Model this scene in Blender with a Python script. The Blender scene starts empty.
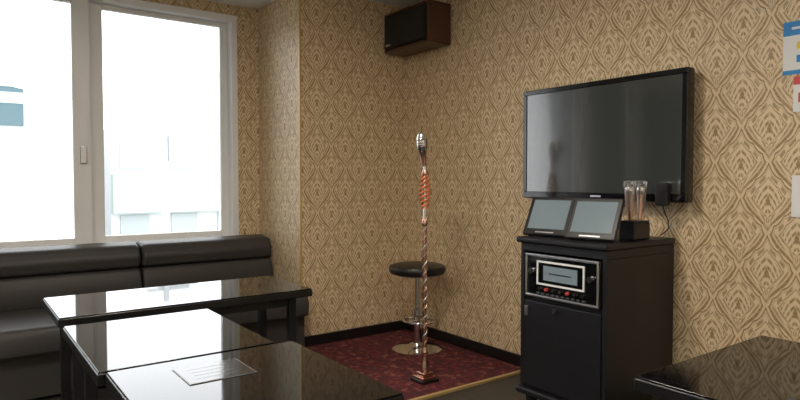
import bpy, bmesh, math
from mathutils import Vector, Matrix

S = bpy.context.scene
COL = S.collection

# ---------------------------------------------------------------- materials
def pbr(name, col, rough=0.5, metal=0.0, spec=0.5, coat=0.0, emit=None, estr=0.0, bump=None, alpha=None, trans=0.0, ior=None):
    m = bpy.data.materials.new(name); m.use_nodes = True
    nt = m.node_tree; b = nt.nodes["Principled BSDF"]
    b.inputs["Base Color"].default_value = (*col, 1)
    b.inputs["Roughness"].default_value = rough
    b.inputs["Metallic"].default_value = metal
    b.inputs["Specular IOR Level"].default_value = spec
    b.inputs["Coat Weight"].default_value = coat
    b.inputs["Transmission Weight"].default_value = trans
    if ior: b.inputs["IOR"].default_value = ior
    if emit:
        b.inputs["Emission Color"].default_value = (*emit, 1)
        b.inputs["Emission Strength"].default_value = estr
    if bump:
        n = nt.nodes.new("ShaderNodeTexNoise"); n.inputs["Scale"].default_value = bump[0]
        n.inputs["Detail"].default_value = 4
        g = nt.nodes.new("ShaderNodeNewGeometry")
        nt.links.new(g.outputs["Position"], n.inputs["Vector"])
        bp = nt.nodes.new("ShaderNodeBump"); bp.inputs["Strength"].default_value = bump[1]
        bp.inputs["Distance"].default_value = 0.01
        nt.links.new(n.outputs["Fac"], bp.inputs["Height"])
        nt.links.new(bp.outputs["Normal"], b.inputs["Normal"])
    return m

class NT:
    def __init__(s, nt): s.nt = nt
    def m(s, op, a, b=None, c=None):
        n = s.nt.nodes.new("ShaderNodeMath"); n.operation = op
        for i, v in enumerate((a, b, c)):
            if v is None: continue
            if isinstance(v, (int, float)): n.inputs[i].default_value = v
            else: s.nt.links.new(v, n.inputs[i])
        return n.outputs[0]
    def band(s, x, c, w):   # soft line at x==c with half width w
        d = s.m('ABSOLUTE', s.m('SUBTRACT', x, c))
        r = s.m('SUBTRACT', 1.0, s.m('DIVIDE', d, w))
        n = s.m('MULTIPLY', r, 2.2)
        return s.m('MINIMUM', s.m('MAXIMUM', n, 0.0), 1.0)
    def mix(s, f, a, b):
        n = s.nt.nodes.new("ShaderNodeMix"); n.data_type = 'RGBA'
        for sock, v in ((n.inputs[0], f), (n.inputs[6], a), (n.inputs[7], b)):
            if isinstance(v, tuple): sock.default_value = (*v, 1)
            elif isinstance(v, (int, float)): sock.default_value = v
            else: s.nt.links.new(v, sock)
        return n.outputs[2]

def wallpaper():
    m = bpy.data.materials.new("damask_wallpaper"); m.use_nodes = True
    nt = m.node_tree; b = nt.nodes["Principled BSDF"]; k = NT(nt)
    g = nt.nodes.new("ShaderNodeNewGeometry")
    sp = nt.nodes.new("ShaderNodeSeparateXYZ"); nt.links.new(g.outputs["Position"], sp.inputs[0])
    W, H = 0.235, 0.32
    s = k.m('DIVIDE', k.m('ADD', sp.outputs[0], sp.outputs[1]), W)
    t = k.m('DIVIDE', sp.outputs[2], H)
    fu = k.m('SUBTRACT', k.m('FRACT', s), 0.5)
    fv = k.m('SUBTRACT', k.m('FRACT', t), 0.5)
    au, av = k.m('ABSOLUTE', fu), k.m('ABSOLUTE', fv)
    da = k.m('SUBTRACT', k.m('ADD', au, av), k.m('MULTIPLY', k.m('SINE', k.m('MULTIPLY', av, 4*math.pi)), 0.02))
    sel = k.m('GREATER_THAN', da, 0.5)
    d = k.m('MINIMUM', da, k.m('SUBTRACT', 1.0, da))
    fu2 = k.m('SUBTRACT', k.m('FRACT', k.m('ADD', s, 0.5)), 0.5)
    fv2 = k.m('SUBTRACT', k.m('FRACT', k.m('ADD', t, 0.5)), 0.5)
    def lerp(a, c): return k.m('ADD', k.m('MULTIPLY', a, k.m('SUBTRACT', 1.0, sel)), k.m('MULTIPLY', c, sel))
    U, V = lerp(fu, fu2), lerp(fv, fv2)
    aU = k.m('ABSOLUTE', U)
    Vd = k.m('ADD', V, 0.42)
    ang = k.m('ARCTAN2', U, Vd)
    ray = k.m('ABSOLUTE', k.m('SINE', k.m('MULTIPLY', ang, 10.0)))
    d2 = k.m('ADD', d, k.m('MULTIPLY', ray, 0.04))
    e2 = k.band(d2, 0.480, 0.024)
    e4 = k.band(d2, 0.430, 0.012)
    inr = k.m('MULTIPLY', k.m('GREATER_THAN', d, 0.315), k.m('LESS_THAN', d, 0.380))
    dots = k.m('MULTIPLY', k.m('GREATER_THAN', ray, 0.6), inr)
    e5 = k.band(k.m('ADD', d, k.m('MULTIPLY', ray, 0.02)), 0.295, 0.018)
    q = k.m('ADD', k.m('SQRT', k.m('ADD', k.m('MULTIPLY', k.m('MULTIPLY', U, U), 3.0), k.m('MULTIPLY', Vd, Vd))), k.m('MULTIPLY', aU, 0.5))
    ch = k.m('GREATER_THAN', k.m('SINE', k.m('MULTIPLY', q, 2*math.pi*9.0)), 0.2)
    feather = k.m('GREATER_THAN', k.m('ABSOLUTE', k.m('SINE', k.m('MULTIPLY', ang, 15.0))), 0.45)
    ins = k.m('LESS_THAN', d, 0.25)
    fill = k.m('MULTIPLY', k.m('MULTIPLY', ch, ins), k.m('ADD', k.m('MULTIPLY', feather, 0.6), 0.3))
    bud = k.m('LESS_THAN', k.m('ADD', k.m('MULTIPLY', aU, 1.8), k.m('ABSOLUTE', k.m('ADD', V, 0.04))), 0.08)
    P = k.m('MAXIMUM', k.m('MULTIPLY', e2, 1.0), k.m('MAXIMUM', k.m('MULTIPLY', dots, 0.8), fill))
    P = k.m('MAXIMUM', k.m('MAXIMUM', P, k.m('MULTIPLY', e4, .55)), k.m('MAXIMUM', k.m('MULTIPLY', bud, 1.0), k.m('MULTIPLY', e5, .75)))
    nz = nt.nodes.new("ShaderNodeTexNoise"); nz.inputs["Scale"].default_value = 70
    nt.links.new(g.outputs["Position"], nz.inputs["Vector"])
    P = k.m('MULTIPLY', P, k.m('ADD', k.m('MULTIPLY', nz.outputs["Fac"], 1.3), 0.3))
    P = k.m('MINIMUM', P, 1.0)
    c = k.mix(P, (0.75, 0.60, 0.395), (0.33, 0.21, 0.095))
    nt.links.new(c, b.inputs["Base Color"])
    b.inputs["Roughness"].default_value = 0.45
    b.inputs["Specular IOR Level"].default_value = 0.4
    bp = nt.nodes.new("ShaderNodeBump"); bp.inputs["Strength"].default_value = 0.15; bp.inputs["Distance"].default_value = 0.003
    nt.links.new(P, bp.inputs["Height"]); nt.links.new(bp.outputs["Normal"], b.inputs["Normal"])
    return m

def carpet_mat():
    m = bpy.data.materials.new("red_carpet_pile"); m.use_nodes = True
    nt = m.node_tree; b = nt.nodes["Principled BSDF"]; k = NT(nt)
    g = nt.nodes.new("ShaderNodeNewGeometry")
    v = nt.nodes.new("ShaderNodeTexVoronoi"); v.inputs["Scale"].default_value = 26
    n = nt.nodes.new("ShaderNodeTexNoise"); n.inputs["Scale"].default_value = 18; n.inputs["Detail"].default_value = 6
    nt.links.new(g.outputs["Position"], v.inputs["Vector"]); nt.links.new(g.outputs["Position"], n.inputs["Vector"])
    f = k.m('MINIMUM', k.m('MULTIPLY', v.outputs["Distance"], 1.6), 1.0)
    c = k.mix(f, (0.20, 0.020, 0.020), (0.06, 0.008, 0.012))
    f2 = k.m('GREATER_THAN', n.outputs["Fac"], 0.60)
    c = k.mix(k.m('MULTIPLY', f2, 0.6), c, (0.28, 0.10, 0.07))
    nt.links.new(c, b.inputs["Base Color"])
    b.inputs["Roughness"].default_value = 0.9
    return m

def floor_mat():
    m = bpy.data.materials.new("dark_floor_tile"); m.use_nodes = True
    nt = m.node_tree; b = nt.nodes["Principled BSDF"]; k = NT(nt)
    g = nt.nodes.new("ShaderNodeNewGeometry")
    br = nt.nodes.new("ShaderNodeTexBrick"); br.inputs["Scale"].default_value = 2.2
    br.offset = 0; br.inputs["Mortar Size"].default_value = 0.006
    br.inputs["Color1"].default_value = (0.04, 0.036, 0.034, 1); br.inputs["Color2"].default_value = (0.05, 0.045, 0.042, 1)
    br.inputs["Mortar"].default_value = (0.015, 0.015, 0.015, 1)
    nt.links.new(g.outputs["Position"], br.inputs["Vector"])
    nt.links.new(br.outputs["Color"], b.inputs["Base Color"])
    b.inputs["Roughness"].default_value = 0.35
    return m

def wood_mat(name, a, c, rough=0.35):
    m = bpy.data.materials.new(name); m.use_nodes = True
    nt = m.node_tree; b = nt.nodes["Principled BSDF"]; k = NT(nt)
    g = nt.nodes.new("ShaderNodeNewGeometry")
    mp = nt.nodes.new("ShaderNodeMapping"); mp.inputs["Scale"].default_value = (30, 30, 3)
    n = nt.nodes.new("ShaderNodeTexNoise"); n.inputs["Scale"].default_value = 1.5; n.inputs["Detail"].default_value = 5
    nt.links.new(g.outputs["Position"], mp.inputs[0]); nt.links.new(mp.outputs[0], n.inputs["Vector"])
    nt.links.new(k.mix(n.outputs["Fac"], a, c), b.inputs["Base Color"])
    b.inputs["Roughness"].default_value = rough
    return m

def glass_mat():
    m = bpy.data.materials.new("window_glass"); m.use_nodes = True
    nt = m.node_tree; nt.nodes.clear()
    o = nt.nodes.new("ShaderNodeOutputMaterial"); mx = nt.nodes.new("ShaderNodeMixShader")
    t = nt.nodes.new("ShaderNodeBsdfTransparent"); gl = nt.nodes.new("ShaderNodeBsdfGlossy"); gl.inputs["Roughness"].default_value = 0.0
    fr = nt.nodes.new("ShaderNodeFresnel"); fr.inputs[0].default_value = 1.3
    nt.links.new(fr.outputs[0], mx.inputs[0]); nt.links.new(t.outputs[0], mx.inputs[1]); nt.links.new(gl.outputs[0], mx.inputs[2])
    nt.links.new(mx.outputs[0], o.inputs[0])
    return m

M = dict(
    paper=wallpaper(), carpet=carpet_mat(), floor=floor_mat(),
    ceil=pbr("ceiling_paint", (0.84, 0.84, 0.83), 0.9, bump=(80, 0.1)),
    white=pbr("white_aluminium", (0.82, 0.83, 0.83), 0.35),
    plain=pbr("plain_wall_paint", (0.72, 0.67, 0.58), 0.8, bump=(60, 0.05)),
    base=pbr("black_baseboard", (0.008, 0.007, 0.007), 0.35),
    table=pbr("black_gloss_laminate", (0.004, 0.004, 0.005), 0.04, spec=0.5, ior=1.5),
    tedge=pbr("black_table_edge", (0.008, 0.008, 0.008), 0.3),
    leather=pbr("dark_leather", (0.044, 0.040, 0.038), 0.48, spec=0.35, bump=(140, 0.12)),
    blk=pbr("black_plastic", (0.008, 0.008, 0.009), 0.38, bump=(200, 0.04)),
    cab=pbr("black_cabinet_laminate", (0.009, 0.009, 0.011), 0.42, spec=0.4, bump=(120, 0.05)),
    piano=pbr("piano_black_bezel", (0.004, 0.004, 0.005), 0.12),
    screen=pbr("lcd_screen", (0.040, 0.045, 0.043), 0.13, spec=1.0, coat=0.7),
    tscreen=pbr("tablet_screen", (0.14, 0.17, 0.18), 0.16, spec=0.6, emit=(0.6, 0.8, 0.9), estr=0.05),
    chrome=pbr("chrome", (0.75, 0.75, 0.76), 0.12, metal=1),
    steel=pbr("brushed_steel", (0.60, 0.60, 0.61), 0.3, metal=1),
    copper=pbr("rose_copper", (0.66, 0.42, 0.33), 0.25, metal=1),
    cord=pbr("orange_coil", (0.75, 0.24, 0.10), 0.35, metal=0.4),
    gold=pbr("gold_trim", (0.60, 0.43, 0.18), 0.4, metal=0.4),
    grille=pbr("speaker_grille", (0.006, 0.006, 0.006), 0.6, bump=(900, 0.6)),
    wood=wood_mat("cherry_wood", (0.05, 0.021, 0.010), (0.11, 0.042, 0.020)),
    red=pbr("red_knob", (0.45, 0.06, 0.04), 0.3),
    pwhite=pbr("paper_white", (0.80, 0.81, 0.81), 0.6),
    pblue=pbr("paper_blue", (0.03, 0.25, 0.62), 0.6),
    pyel=pbr("paper_yellow", (0.75, 0.6, 0.1), 0.6),
    pred=pbr("paper_red", (0.65, 0.08, 0.08), 0.6),
    pgrey=pbr("laminated_grey", (0.03, 0.03, 0.032), 0.10),
    ptext=pbr("laminated_text", (0.16, 0.16, 0.16), 0.3),
    acryl=pbr("clear_acrylic", (0.9, 0.9, 0.9), 0.05, trans=0.92, ior=1.3),
    rubber=pbr("rubber", (0.02, 0.02, 0.02), 0.7),
    fill_lamp=pbr("fill_light_diffuser", (1, 1, 1), 0.5, emit=(1.0, 0.91, 0.79), estr=47.0),  # glow of the added, unseen ceiling fill lights
    glass=glass_mat(),
    facade=pbr("facade_white", (0.47, 0.49, 0.50), 0.8),
    facade2=pbr("facade_green_grey", (0.33, 0.41, 0.36), 0.8),
    facade3=pbr("facade_grey", (0.33, 0.36, 0.37), 0.8),
    fwin=pbr("facade_window", (0.05, 0.10, 0.12), 0.5),
    street=pbr("street", (0.4, 0.4, 0.38), 0.9),
)

# ---------------------------------------------------------------- mesh helpers
def link(o, parent=None):
    COL.objects.link(o)
    if parent is not None:
        o.parent = parent
        o.matrix_parent_inverse = Matrix.Translation(-parent.location)
    return o
def empty(name, loc=(0, 0, 0)):
    e = bpy.data.objects.new(name, None); e.location = loc; e.empty_display_size = 0.1
    COL.objects.link(e); return e
def finish(bm, name, mat, parent=None, bevel=0, seg=2, smooth=False, loc=None, rot=None):
    bmesh.ops.recalc_face_normals(bm, faces=bm.faces)
    me = bpy.data.meshes.new(name); bm.to_mesh(me); bm.free()
    me.materials.append(mat if not isinstance(mat, str) else M[mat])
    o = bpy.data.objects.new(name, me)
    if smooth or bevel:
        for p in me.polygons: p.use_smooth = True
        me.set_sharp_from_angle(angle=math.radians(50 if not bevel else 35)) if not bevel else None
    if bevel:
        md = o.modifiers.new("bevel", 'BEVEL'); md.width = bevel; md.segments = seg; md.limit_method = 'ANGLE'; md.angle_limit = math.radians(40)
        md.harden_normals = True
    if loc: o.location = loc
    if rot: o.rotation_euler = rot
    return link(o, parent)
def addbox(bm, x0, x1, y0, y1, z0, z1):
    vs = [bm.verts.new((x, y, z)) for x in (x0, x1) for y in (y0, y1) for z in (z0, z1)]
    for f in ((0, 1, 3, 2), (4, 6, 7, 5), (0, 4, 5, 1), (2, 3, 7, 6), (0, 2, 6, 4), (1, 5, 7, 3)):
        bm.faces.new([vs[i] for i in f])
def box(name, x0, x1, y0, y1, z0, z1, mat, parent=None, bevel=0, seg=2):
    bm = bmesh.new(); addbox(bm, x0, x1, y0, y1, z0, z1)
    return finish(bm, name, mat, parent, bevel, seg)
def boxes(name, L, mat, parent=None, bevel=0):
    bm = bmesh.new()
    for b in L: addbox(bm, *b)
    return finish(bm, name, mat, parent, bevel)
def lathe(name, prof, mat, parent=None, loc=(0, 0, 0), n=40, rot=None):
    bm = bmesh.new(); rings = []
    for r, z in prof:
        if r < 1e-5: rings.append([bm.verts.new((0, 0, z))])
        else: rings.append([bm.verts.new((r*math.cos(2*math.pi*i/n), r*math.sin(2*math.pi*i/n), z)) for i in range(n)])
    for a, b in zip(rings, rings[1:]):
        for i in range(n):
            j = (i+1) % n
            if len(a) == 1 and len(b) == 1: continue
            if len(a) == 1: bm.faces.new([a[0], b[i], b[j]])
            elif len(b) == 1: bm.faces.new([a[i], b[0], a[j]])
            else: bm.faces.new([a[i], b[i], b[j], a[j]])
    for f in bm.faces: f.smooth = True
    bmesh.ops.recalc_face_normals(bm, faces=bm.faces)
    me = bpy.data.meshes.new(name); bm.to_mesh(me); bm.free(); me.materials.append(M[mat])
    me.set_sharp_from_angle(angle=math.radians(40))
    o = bpy.data.objects.new(name, me); o.location = loc
    if rot: o.rotation_euler = rot
    return link(o, parent)
def tube(name, pts, r, mat, parent=None, cyclic=False, loc=(0, 0, 0)):
    cu = bpy.data.curves.new(name, 'CURVE'); cu.dimensions = '3D'; cu.bevel_depth = r; cu.bevel_resolution = 4; cu.use_fill_caps = True
    s = cu.splines.new('POLY'); s.points.add(len(pts)-1)
    for i, p in enumerate(pts): s.points[i].co = (*p, 1)
    s.use_cyclic_u = cyclic
    o = bpy.data.objects.new(name+"_c", cu); COL.objects.link(o)
    dg = bpy.context.evaluated_depsgraph_get(); dg.update()
    me = bpy.data.meshes.new_from_object(o.evaluated_get(dg)); bpy.data.objects.remove(o)
    me.name = name
    for p in me.polygons: p.use_smooth = True
    me.materials.clear(); me.materials.append(M[mat])
    ob = bpy.data.objects.new(name, me); ob.location = loc
    return link(ob, parent)
def prism_x(name, prof, x0, x1, mat, parent=None, bevel=0, seg=3):
    bm = bmesh.new()
    a = [bm.verts.new((x0, y, z)) for y, z in prof]; b = [bm.verts.new((x1, y, z)) for y, z in prof]
    bm.faces.new(a); bm.faces.new(b[::-1])
    n = len(prof)
    for i in range(n): bm.faces.new([a[i], a[(i+1) % n], b[(i+1) % n], b[i]])
    return finish(bm, name, mat, parent, bevel, seg)
def prism_y(name, prof, y0, y1, mat, parent=None, bevel=0, seg=3):   # prof (x,z)
    bm = bmesh.new()
    a = [bm.verts.new((x, y0, z)) for x, z in prof]; b = [bm.verts.new((x, y1, z)) for x, z in prof]
    bm.faces.new(a); bm.faces.new(b[::-1])
    n = len(prof)
    for i in range(n): bm.faces.new([a[i], a[(i+1) % n], b[(i+1) % n], b[i]])
    return finish(bm, name, mat, parent, bevel, seg)

# ---------------------------------------------------------------- room shell
XW, YS, XP, YW, HC = 2.90, 3.885, 1.975, 4.61, 2.55
XL, YB = -3.0, -2.0
box("floor", XL-.1, XW+.1, YB-.1, YW+.2, -0.1, 0.0, "floor")
box("ceiling", XL-.1, XW+.1, YB-.1, YW+.2, HC, HC+.1, "ceil")
box("wall_right", XW, XW+.1, YB-.1, YS, 0, HC, "paper")
box("wall_alcove", XP, XW+.1, YS, YW+.2, 0, HC, "paper")
box("wall_left", XL-.1, XL, YB-.1, YW+.2, 0, HC, "plain")
box("wall_front", XL, XW, YB-.1, YB, 0, HC, "plain")
WX0, WXM, WX1, WZ0, WZ1 = -2.92, -0.475, 1.80, 0.72, 2.47
boxes("wall_back", [(XL, XP, YW, YW+.2, 0, WZ0), (XL, XP, YW, YW+.2, WZ1, HC), (WX1, XP, YW, YW+.2, WZ0, WZ1),
                    (XL, WX0, YW, YW+.2, WZ0, WZ1), (WXM-.05, WXM+.0, YW, YW+.2, WZ0, WZ1)], "paper")
box("baseboard_right", XW-.015, XW, YB, YS, 0, 0.085, "base", bevel=.003)
box("baseboard_alcove", XP+.012, XW-.015, YS-.015, YS, 0, 0.085, "base", bevel=.003)
box("trim_1", XP-.008, XP+.008, YS-.006, YS+.010, 0, HC, "gold", bevel=.003)

def window(name, x0, x1):
    e = empty(name, ((x0+x1)/2, YW+.08, WZ0))
    t = 0.05
    # outer frame
    boxes("outer_frame", [(x0, x1, YW-.015, YW+.15, WZ1-t, WZ1), (x0, x1, YW-.03, YW+.15, WZ0, WZ0+t*.7),
                          (x0, x0+t, YW-.015, YW+.15, WZ0+t*.7, WZ1-t), (x1-t, x1, YW-.015, YW+.15, WZ0+t*.7, WZ1-t)], "white", e, bevel=.004)
    zb, zt = WZ0+t*.7, WZ1-t
    mid = x0+t + (x1-x0-2*t)*0.52
    def sash(nm, a, b, y0, y1, wl, wr, h=.05):
        boxes(nm, [(a, a+wl, y0, y1, zb, zt), (b-wr, b, y0, y1, zb, zt), (a+wl, b-wr, y0, y1, zt-h*.7, zt), (a+wl, b-wr, y0, y1, zb, zb+h)], "white", e, bevel=.004)
        box(nm+"_glass", a+wl-.005, b-wr+.005, (y0+y1)/2-.003, (y0+y1)/2+.003, zb+h-.005, zt-h*.7+.005, "glass", e)
    sash("sash_near", x0+t, mid+.06, YW+.01, YW+.055, .07, .11)
    sash("sash_far", mid-.02, x1-t, YW+.065, YW+.11, .17, .06)
    box("lock_handle", mid-.01, mid+.03, YW-.012, YW+.01, 1.31, 1.43, "steel", e, bevel=.006)
    return e
window("window_1", WXM, WX1)
window("window_2", WX0, WXM-.05)

# portals for sky light sampling
for (a, b) in ((WXM, WX1), (WX0, WXM-.05)):
    l = bpy.data.lights.new("window_portal", 'AREA'); l.shape = 'RECTANGLE'; l.size = b-a; l.size_y = WZ1-WZ0
    l.cycles.is_portal = True
    o = bpy.data.objects.new("window_portal", l); o.location = ((a+b)/2, YW+.22, (WZ0+WZ1)/2); o.rotation_euler = (math.radians(-90), 0, 0)
    COL.objects.link(o)

# ---------------------------------------------------------------- outside
b1 = empty("office_building", (-4, 22, 0))
box("facade", -14, 2.0, 20, 28, -9, 4.6, "facade", b1)
bx = []
for i in range(8):
    for j in range(5):
        x = -13.4+i*2.0; z = -7.2+j*2.5
        if (i, j) == (7, 4): continue
        bx.append((x, x+1.1, 19.94, 20.0, z, z+.9))
boxes("facade_windows", bx, "facade3", b1)
boxes("sign_band", [(0.5, 1.6, 19.8, 20.0, 2.7, 3.3), (0.5, 1.6, 19.8, 20.0, 3.6, 3.75)], "fwin", b1)
boxes("sign_stripe", [(0.5, 1.6, 19.78, 19.8, 3.3, 3.6), (0.5, 1.6, 19.78, 19.8, 3.75, 4.0)], "facade2", b1)
b2 = empty("apartment_building", (7, 24, 0))
box("facade", 4.6, 12.5, 24, 32, -9, 3.1, "facade", b2)
box("roof_house", 6.6, 8.0, 25, 28, 3.1, 4.4, "facade", b2)
boxes("balcony_bands", [(4.6, 12.5, 23.6, 24.0, z, z+1.4) for z in (-7.5, -4.9, -2.3, 0.0)], "facade2", b2)
boxes("facade_windows", [(4.9+i*1.8, 5.9+i*1.8, 23.95, 24.0, z, z+1.0) for i in range(4) for z in (-6.3, -3.7, -1.1, 1.6)], "facade3", b2)
pl = empty("utility_pole", (4.6, 17, -9))
lathe("pole", [(0, -9), (.12, -9), (.08, 3.4), (0, 3.4)], "facade", pl, (4.6, 17, 0), n=16)
boxes("cross_arms", [(4.1, 5.2, 16.95, 17.05, 3.0, 3.10), (4.2, 5.0, 16.95, 17.05, 2.6, 2.68)], "facade3", pl)
lathe("transformer", [(0, 1.7), (.22, 1.7), (.22, 2.4), (0, 2.4)], "facade3", pl, (4.9, 17, 0), n=20)
box("street_ground", -60, 60, 5.2, 90, -9.2, -9.0, "street")

# ---------------------------------------------------------------- carpet
boxes("stage_carpet", [(1.60, XW-.016, 2.60, YS-.016, 0, 0.012)], "carpet")
boxes("trim_3", [(1.575, XW-.016, 2.575, 2.60, 0, 0.016), (1.575, 1.60, 2.60, YS-.016, 0, 0.016)], "gold", bevel=.002)

# ---------------------------------------------------------------- sofa
sf = empty("bench_sofa", (0, 4.15, 0))
secs = [(1.02, 1.955), (0.02, 1.01), (-0.98, 0.01), (-1.97, -0.99), (-2.95, -1.98)]
D = -0.14
def sh(p): return [(y+D, z) for y, z in p]
prism_x("base", sh([(3.93, 0.017), (3.93, 0.26), (4.70, 0.26), (4.70, 0.017)]), -2.95, 1.955, "leather", sf, bevel=.01)
boxes("base_feet", [(x, x+.06, y, y+.06, 0.0, .02) for x in (-2.9, -1.9, -.9, .1, 1.0, 1.5) for y in (3.90, 4.45)], "blk", sf)
for i, (a, b) in enumerate(secs):
    prism_x("seat_cushion_%d" % (i+1), sh([(3.86, .265), (3.85, .36), (3.88, .415), (4.20, .425), (4.48, .41), (4.48, .265)]), a, b, "leather", sf, bevel=.022)
    prism_x("lumbar_pad_%d" % (i+1), sh([(4.46, .40), (4.43, .50), (4.475, .605), (4.70, .605), (4.70, .40)]), a, b, "leather", sf, bevel=.022)
    prism_x("head_roll_%d" % (i+1), sh([(4.475, .61), (4.455, .69), (4.50, .76), (4.60, .777), (4.70, .772), (4.70, .61)]), a, b, "leather", sf, bevel=.026)

# ---------------------------------------------------------------- tables
def table(x0, x1, y0, y1, zt, inset=.06, th=.04, foot=0.0):
    e = empty("low_table", ((x0+x1)/2, (y0+y1)/2, 0))
    box("table_top", x0+.004, x1-.004, y0+.004, y1-.004, zt-.006, zt, "table", e, bevel=.002)
    box("edge_band", x0, x1, y0, y1, zt-th, zt-.006, "tedge", e, bevel=.004)
    for x in (x0+inset, x1-inset-.04):
        for y in (y0+inset, y1-inset-.04):
            box("leg", x, x+.04, y, y+.04, 0.012, zt-th, "blk", e, bevel=.004)
            lathe("foot_glide", [(0, 0), (.016, 0), (.018, .013), (0, .013)], "rubber", e, (x+.02, y+.02, 0.0), n=16)
    boxes("apron", [(x0+inset+.04, x1-inset-.04, y, y+.02, zt-th-.05, zt-th) for y in (y0+inset+.01, y1-inset-.03)], "blk", e)
    return e
ZT = 0.65
table(0.325, 1.46, 2.745, 3.27, ZT)
table(0.320, 0.872, 1.902, 2.585, ZT)
table(0.340, 0.930, 1.25, 1.893, ZT)
table(1.53, 2.308, 0.42, 0.98, ZT)

mc = empty("menu_card", (.595, 1.72, ZT))
box("card_border", .50, .69, 1.635, 1.80, ZT+.0005, ZT+.002, "ptext", mc)
box("card_face", .503, .687, 1.638, 1.797, ZT+.002, ZT+.0026, "pgrey", mc)
boxes("card_text", [(.53, .65, 1.67+i*.03, 1.672+i*.03, ZT+.0026, ZT+.0028) for i in range(4)], "ptext", mc)

# ---------------------------------------------------------------- television
tv = empty("television", (2.83, 2.02, 1.41))
y0, y1, z0, z1 = 1.522, 2.55, 1.09, 1.735
box("body", 2.795, 2.855, y0, y1, z0, z1, "piano", tv, bevel=.012)
box("rear_housing", 2.855, 2.875, y0+.12, y1-.12, z0+.08, z1-.1, "blk", tv, bevel=.008)
box("wall_bracket", 2.875, 2.899, y0+.35, y1-.35, z0+.2, z1-.2, "blk", tv)
boxes("bezel", [(2.787, 2.80, y0+.004, y1-.004, z1-.032, z1-.004), (2.787, 2.80, y0+.004, y1-.004, z0+.004, z0+.042),
                (2.787, 2.80, y0+.004, y0+.032, z0+.042, z1-.032), (2.787, 2.80, y1-.032, y1-.004, z0+.042, z1-.032)], "piano", tv, bevel=.004)
box("screen", 2.791, 2.796, y0+.03, y1-.03, z0+.04, z1-.03, "screen", tv)
box("logo", 2.7862, 2.7872, 1.995, 2.06, z0+.018, z0+.028, "steel", tv)
# small receiver clipped to the lower bezel, with its lead
box("receiver_box", 2.755, 2.788, 1.60, 1.665, 1.075, 1.185, "blk", tv, bevel=.006)
tube("receiver_lead", [(2.775, 1.635, 1.08), (2.79, 1.63, 1.04), (2.82, 1.63, 1.0), (2.84, 1.64, .96), (2.845, 1.68, .925)], .003, "rubber", tv)

# ---------------------------------------------------------------- equipment cabinet
cb = empty("equipment_cabinet", (2.6, 1.88, 0))
cx0, cx1, cy0, cy1 = 2.32, 2.87, 1.625, 2.13
box("top_slab", cx0-.02, cx1, cy0-.01, cy1+.02, .885, .915, "cab", cb, bevel=.012, seg=4)
box("upper_band", cx0, cx1, cy0, cy1, .845, .885, "cab", cb, bevel=.004)
box("side_near", cx0, cx1, cy0, cy0+.022, .14, .845, "cab", cb, bevel=.003)
box("side_far", cx0, cx1, cy1-.025, cy1, .14, .845, "cab", cb, bevel=.003)
box("rear_panel", cx1-.02, cx1, cy0+.022, cy1-.025, .14, .845, "cab", cb)
box("shelf", cx0+.02, cx1-.02, cy0+.022, cy1-.025, .60, .62, "cab", cb)
box("door", cx0-.004, cx0+.018, cy0+.026, cy1-.028, .165, .60, "cab", cb, bevel=.006)
box("bottom_panel", cx0+.01, cx1-.02, cy0+.022, cy1-.025, .14, .16, "cab", cb)
box("plinth", cx0-.025, cx1-.0, cy0-.015, cy1+.015, .12, .155, "cab", cb, bevel=.014, seg=3)
lathe("door_knob", [(0, 0), (.006, 0), (.006, .01), (.013, .014), (.013, .02), (0, .022)], "chrome", cb, (cx0-.004, 1.90, .575), n=20, rot=(0, math.radians(-90), 0))
boxes("hinge", [(cx0-.012, cx0-.002, cy1-.055, cy1-.035, .52, .57)], "steel", cb, bevel=.002)
for x in (cx0+.03, cx1-.08):
    for y in (cy0+.05, cy1-.05):
        box("caster_fork", x-.022, x+.022, y-.020, y+.020, .06, .12, "blk", cb, bevel=.004)
        lathe("caster_wheel", [(0, -.014), (.037, -.014), (.042, -.008), (.042, .008), (.037, .014), (0, .014)], "rubber", cb, (x, y, .042), n=24, rot=(math.radians(90), 0, 0))

# amplifier in the open bay
am = empty("karaoke_amplifier", (2.4, 1.87, .62))
ay0, ay1 = 1.655, 2.085
box("chassis", cx0+.012, cx1-.12, ay0, ay1, .624, .825, "blk", am, bevel=.005)
box("faceplate", cx0-.006, cx0+.012, ay0-.002, ay1+.003, .624, .838, "piano", am, bevel=.008, seg=4)
fr = .011
boxes("chrome_frame", [(cx0-.018, cx0-.005, ay0, ay1, .824, .838), (cx0-.018, cx0-.005, ay0, ay1, .624, .637),
                       (cx0-.018, cx0-.005, ay0, ay0+fr, .637, .824), (cx0-.018, cx0-.005, ay1-fr, ay1, .637, .824)], "steel", am, bevel=.004)
boxes("display_surround", [(cx0-.012, cx0-.005, 1.735, 2.015, .797, .806), (cx0-.012, cx0-.005, 1.735, 2.015, .688, .697),
                           (cx0-.012, cx0-.005, 1.735, 1.743, .697, .797), (cx0-.012, cx0-.005, 2.007, 2.015, .697, .797)], "pwhite", am)
box("display", cx0-.0085, cx0-.005, 1.743, 2.007, .697, .797, "piano", am)
box("display_panel", cx0-.010, cx0-.008, 1.775, 1.975, .712, .783, "tscreen", am)
box("disc_slot", cx0-.0115, cx0-.0095, 1.81, 1.94, .745, .75, "blk", am)
boxes("button_row", [(cx0-.014, cx0-.005, 1.73+i*.03, 1.745+i*.03, .642, .649) for i in range(10)], "steel", am)
for i in range(7):
    lathe("knob_%d" % i, [(0, 0), (.009, 0), (.008, .014), (0, .014)], "red" if i in (2, 5) else "chrome", am, (cx0-.005, 1.745+i*.042, .668), n=16, rot=(0, math.radians(-90), 0))
lathe("volume_dial", [(0, 0), (.017, 0), (.015, .016), (0, .016)], "chrome", am, (cx0-.005, 1.70, .75), n=24, rot=(0, math.radians(-90), 0))
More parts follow.
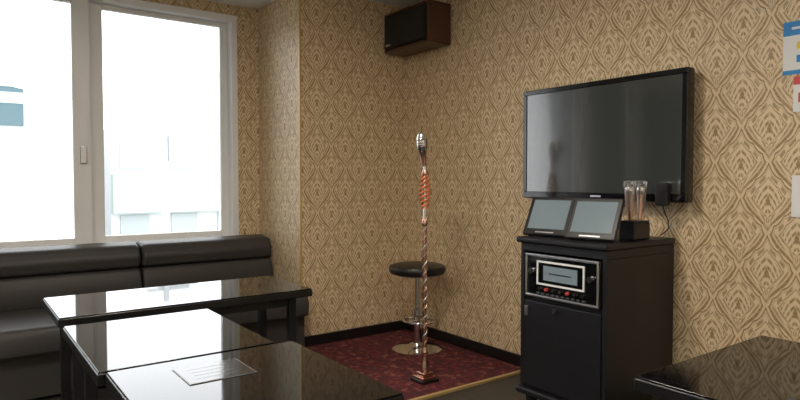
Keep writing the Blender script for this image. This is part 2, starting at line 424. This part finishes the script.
lathe("tone_dial", [(0, 0), (.017, 0), (.015, .016), (0, .016)], "chrome", am, (cx0-.005, 2.045, .75), n=24, rot=(0, math.radians(-90), 0))

# ---------------------------------------------------------------- tablets
def tablet(xc, yc, rz):
    e = empty("tablet_remote", (2.40, yc, .915))
    th = math.radians(30)
    def P(u, w, h):  # u across, w up along panel, h off the panel
        x = w*math.sin(th) - h*math.cos(th); z = w*math.cos(th) + h*math.sin(th)
        y = u
        c, s = math.cos(rz), math.sin(rz)
        return (xc + x*c - y*s, yc + x*s + y*c, .915+.012+z)
    def slab(nm, u0, u1, w0, w1, h0, h1, mat, bev=0):
        bm = bmesh.new(); vs = [bm.verts.new(P(u, w, h)) for u in (u0, u1) for w in (w0, w1) for h in (h0, h1)]
        for f in ((0, 1, 3, 2), (4, 6, 7, 5), (0, 4, 5, 1), (2, 3, 7, 6), (0, 2, 6, 4), (1, 5, 7, 3)): bm.faces.new([vs[i] for i in f])
        finish(bm, nm, mat, e, bev, 3)
    slab("casing", -.123, .123, 0, .218, -.022, 0, "blk", .008)
    slab("screen", -.100, .100, .034, .196, 0, .0015, "tscreen")
    slab("button_strip", -.05, .05, .012, .018, 0, .002, "steel")
    slab("cradle", -.10, .10, -.006, .02, -.12, -.02, "blk", .005)
    slab("cradle_post", -.04, .04, .02, .10, -.05, -.022, "blk", .003)
tablet(2.36, 2.018, math.radians(12)); tablet(2.36, 1.752, math.radians(12))

# ---------------------------------------------------------------- handheld microphones in holder
mh = empty("microphone_holder", (2.6, 1.685, .915))
box("holder_box", 2.565, 2.70, 1.65, 1.735, .915, 1.0, "blk", mh, bevel=.008)
boxes("holder_rim", [(2.57, 2.695, 1.653, 1.732, 1.0, 1.006)], "blk", mh)
def hand_mic(x, y, z, lean):
    e = empty("microphone", (x, y, z))
    r = (0, lean, 0)
    lathe("handle", [(0, 0), (.010, 0), (.0115, .03), (.014, .10), (.017, .125), (0, .127)], "copper", e, (x, y, z), n=24, rot=r)
    d = Vector((math.sin(lean), 0, math.cos(lean)))
    p = Vector((x, y, z))+d*.125
    lathe("clear_cap", [(.020, -.08), (.024, 0), (.027, .04), (.027, .065), (.0, .068)], "acryl", e, p, n=28, rot=r)
    lathe("grille_head", [(0, 0), (.017, .001), (.021, .015), (.0215, .03), (.017, .045), (.009, .052), (0, .054)], "chrome", e, p, n=24, rot=r)
hand_mic(2.600, 1.692, 1.006, math.radians(-4)); hand_mic(2.672, 1.692, 1.006, math.radians(4))

# ---------------------------------------------------------------- microphone stand
mx, my = 2.23, 2.80
ms = empty("microphone_stand", (mx, my, 0.012))
def sq(nm, h, z0, z1, mat, bev=.003):
    box(nm, mx-h, mx+h, my-h, my+h, z0, z1, mat, ms, bevel=bev)
sq("base_plate", .062, .012, .028, "base")
sq("base_step_1", .050, .028, .044, "copper")
sq("base_step_2", .036, .044, .066, "copper")
lathe("base_column", [(0, .066), (.028, .066), (.026, .10), (.02, .13), (.015, .17), (.021, .185), (.016, .20), (.012, .22), (0, .22)], "copper", ms, (mx, my, 0), n=32)
lathe("pole", [(0, .21), (.013, .21), (.013, .95), (0, .95)], "copper", ms, (mx, my, 0), n=20)
for k in range(2):
    pts = [(mx+.0115*math.cos(a+k*math.pi), my+.0115*math.sin(a+k*math.pi), .22+.73*i/300) for i in range(301) for a in (i/300*math.pi*14,)]
    tube("twist_%d" % k, pts, .0040, "copper" if k else "steel", ms)
lathe("collar_low", [(0, .93), (.016, .93), (.020, .945), (.016, .965), (.012, .98), (0, .98)], "copper", ms, (mx, my, 0))
lathe("upper_pole", [(0, .97), (.012, .97), (.011, 1.28), (0, 1.28)], "chrome", ms, (mx, my, 0), n=20)
for k in range(3):
    pts = []
    for i in range(121):
        f = i/120; a = f*math.pi*5+k*2*math.pi/3; r = .013+.015*math.sin(math.pi*f)
        pts.append((mx+r*math.cos(a), my+r*math.sin(a), 1.03+.20*f))
    tube("scroll_%d" % k, pts, .0065, "cord", ms)
lathe("collar_high", [(0, 1.225), (.016, 1.225), (.021, 1.24), (.016, 1.255), (0, 1.255)], "copper", ms, (mx, my, 0))
tube("clip_arm", [(mx, my, 1.26), (mx, my, 1.29), (mx-.006, my-.0, 1.31), (mx-.008, my, 1.33)], .008, "blk", ms)
ln = math.radians(-6)
lathe("mic_body", [(0, 0), (.014, 0), (.018, .05), (.024, .085), (.027, .09), (0, .091)], "copper", ms, (mx-.006, my, 1.28), rot=(0, ln, 0))
dd = Vector((math.sin(ln), 0, math.cos(ln)))
p = Vector((mx-.006, my, 1.28))+dd*.085
lathe("mic_grille", [(0, 0), (.025, .002), (.033, .02), (.035, .05), (.033, .08), (.022, .105), (0, .112)], "chrome", ms, p, rot=(0, ln, 0))
for z in (.03, .05, .07):
    lathe("grille_rib_%d" % int(z*100), [(.033, z-.003), (.038, z), (.033, z+.003)], "copper", ms, p, rot=(0, ln, 0))

# ---------------------------------------------------------------- bar stool
sx, sy = 2.61, 3.36
st = empty("bar_stool", (sx, sy, .012))
lathe("base_disc", [(0, .012), (.175, .012), (.178, .02), (.15, .032), (.06, .045), (.035, .06), (0, .06)], "chrome", st, (sx, sy, 0), n=48)
lathe("gas_column", [(0, .05), (.03, .05), (.03, .30), (.018, .31), (.018, .55), (0, .55)], "chrome", st, (sx, sy, 0), n=28)
ring = [(sx+.11*math.cos(a), sy-.02+.11*math.sin(a), .22) for a in [i/40*2*math.pi for i in range(40)]]
tube("foot_ring", ring, .009, "chrome", st, cyclic=True)
tube("foot_ring_arm", [(sx, sy, .22), (sx, sy+.09, .22)], .008, "chrome", st)
tube("foot_ring_arm_2", [(sx-.11, sy-.02, .22), (sx+.11, sy-.02, .22)], .008, "chrome", st)
lathe("seat_pan", [(0, .535), (.15, .535), (.175, .55), (0, .55)], "steel", st, (sx, sy, 0), n=48)
lathe("seat_cushion", [(0, .55), (.188, .55), (.198, .562), (.200, .585), (.192, .602), (.16, .612), (0, .616)], "blk", st, (sx, sy, 0), n=56)

# ---------------------------------------------------------------- speaker
sk = empty("wall_speaker", (2.8, 3.6, 2.3))
xa, xb, ya, yb, za, zb_ = 2.68, 2.885, 3.33, 3.865, 2.165, 2.455
boxes("wood_case", [(xa, xb, ya, yb, zb_-.018, zb_), (xa, xb, ya, yb, za, za+.018), (xa, xb, ya, ya+.02, za+.018, zb_-.018), (xa, xb, yb-.02, yb, za+.018, zb_-.018), (xb-.015, xb, ya+.02, yb-.02, za+.018, zb_-.018)], "wood", sk, bevel=.004)
box("wall_mount", xb, XW-.001, ya+.15, yb-.15, za+.06, zb_-.06, "blk", sk)
prism_y("grille_woofer", [(xa-.022, za+.03), (xa-.03, (za+zb_)/2), (xa-.022, zb_-.03), (xa+.02, zb_-.02), (xa+.02, za+.02)], ya+.02, ya+.31, "grille", sk, bevel=.008)
prism_y("grille_tweeter", [(xa-.012, za+.03), (xa-.016, (za+zb_)/2), (xa-.012, zb_-.03), (xa+.02, zb_-.02), (xa+.02, za+.02)], ya+.318, yb-.02, "grille", sk, bevel=.008)
box("badge", xa-.022, xa-.012, yb-.10, yb-.045, za+.04, za+.055, "steel", sk)

# ---------------------------------------------------------------- wall items
def flat(e, nm, y0, y1, z0, z1, mat, d0, d1): box(nm, XW-d1, XW-d0, y0, y1, z0, z1, mat, e)
ps = empty("notice_poster", (XW, 1.05, 1.76))
flat(ps, "sheet", .93, 1.163, 1.65, 1.875, "pwhite", .0005, .002)
flat(ps, "header", .93, 1.163, 1.815, 1.875, "pblue", .002, .0025)
flat(ps, "footer", .93, 1.163, 1.65, 1.668, "pblue", .002, .0025)
flat(ps, "header_text", .96, 1.13, 1.84, 1.85, "pwhite", .0025, .003)
for i in range(2):
    for j in range(2):
        flat(ps, "pictogram", 1.08-i*.07, 1.11-i*.07, 1.70+j*.055, 1.73+j*.055, "pyel" if (i+j) % 2 else "pblue", .002, .0025)
p2 = empty("warning_sign", (XW, 1.05, 1.57))
flat(p2, "sheet", .95, 1.12, 1.49, 1.64, "pwhite", .0005, .002)
flat(p2, "red_band", .95, 1.12, 1.605, 1.64, "pred", .002, .0025)
flat(p2, "red_symbol", 1.06, 1.10, 1.53, 1.57, "pred", .002, .0025)
sw = empty("light_switch", (XW, 1.06, 1.12))
box("plate", XW-.008, XW-.0005, .99, 1.117, 1.04, 1.22, "pwhite", sw, bevel=.003)
box("rocker_1", XW-.012, XW-.008, 1.03, 1.075, 1.14, 1.195, "white", sw, bevel=.002)
box("rocker_2", XW-.012, XW-.008, 1.03, 1.075, 1.065, 1.12, "white", sw, bevel=.002)

# ---------------------------------------------------------------- fill lights added on the ceiling out of view, to brighten the walls
for (x, y) in ((0.9, 1.9), (-1.2, 1.5), (0.9, -0.9), (-1.2, -0.9)):
    e = empty("ceiling_fill_light", (x, y, HC))
    lathe("housing", [(0, HC), (.21, HC), (.21, HC-.03), (.19, HC-.035), (.19, HC-.02), (0, HC-.02)], "white", e, (x, y, 0), n=40)
    lathe("diffuser", [(0, HC-.045), (.12, HC-.042), (.185, HC-.03), (.185, HC-.021), (0, HC-.021)], "fill_lamp", e, (x, y, 0), n=40)

# ---------------------------------------------------------------- world
w = bpy.data.worlds.new("overcast_sky"); S.world = w; w.use_nodes = True
bg = w.node_tree.nodes["Background"]
bg.inputs[0].default_value = (0.95, 0.98, 1.0, 1); bg.inputs[1].default_value = 2.2

# ---------------------------------------------------------------- camera
cam = bpy.data.cameras.new("camera"); co = bpy.data.objects.new("camera", cam); COL.objects.link(co)
cam.lens = 27.45; cam.sensor_width = 36; cam.clip_start = 0.05; cam.clip_end = 200
co.location = (0, 0, 1.2); co.rotation_euler = (math.radians(90-1.88), 0, math.radians(-36.2))
S.camera = co
S.view_settings.view_transform = 'Standard'
S.view_settings.look = 'None'
S.view_settings.exposure = 1.0
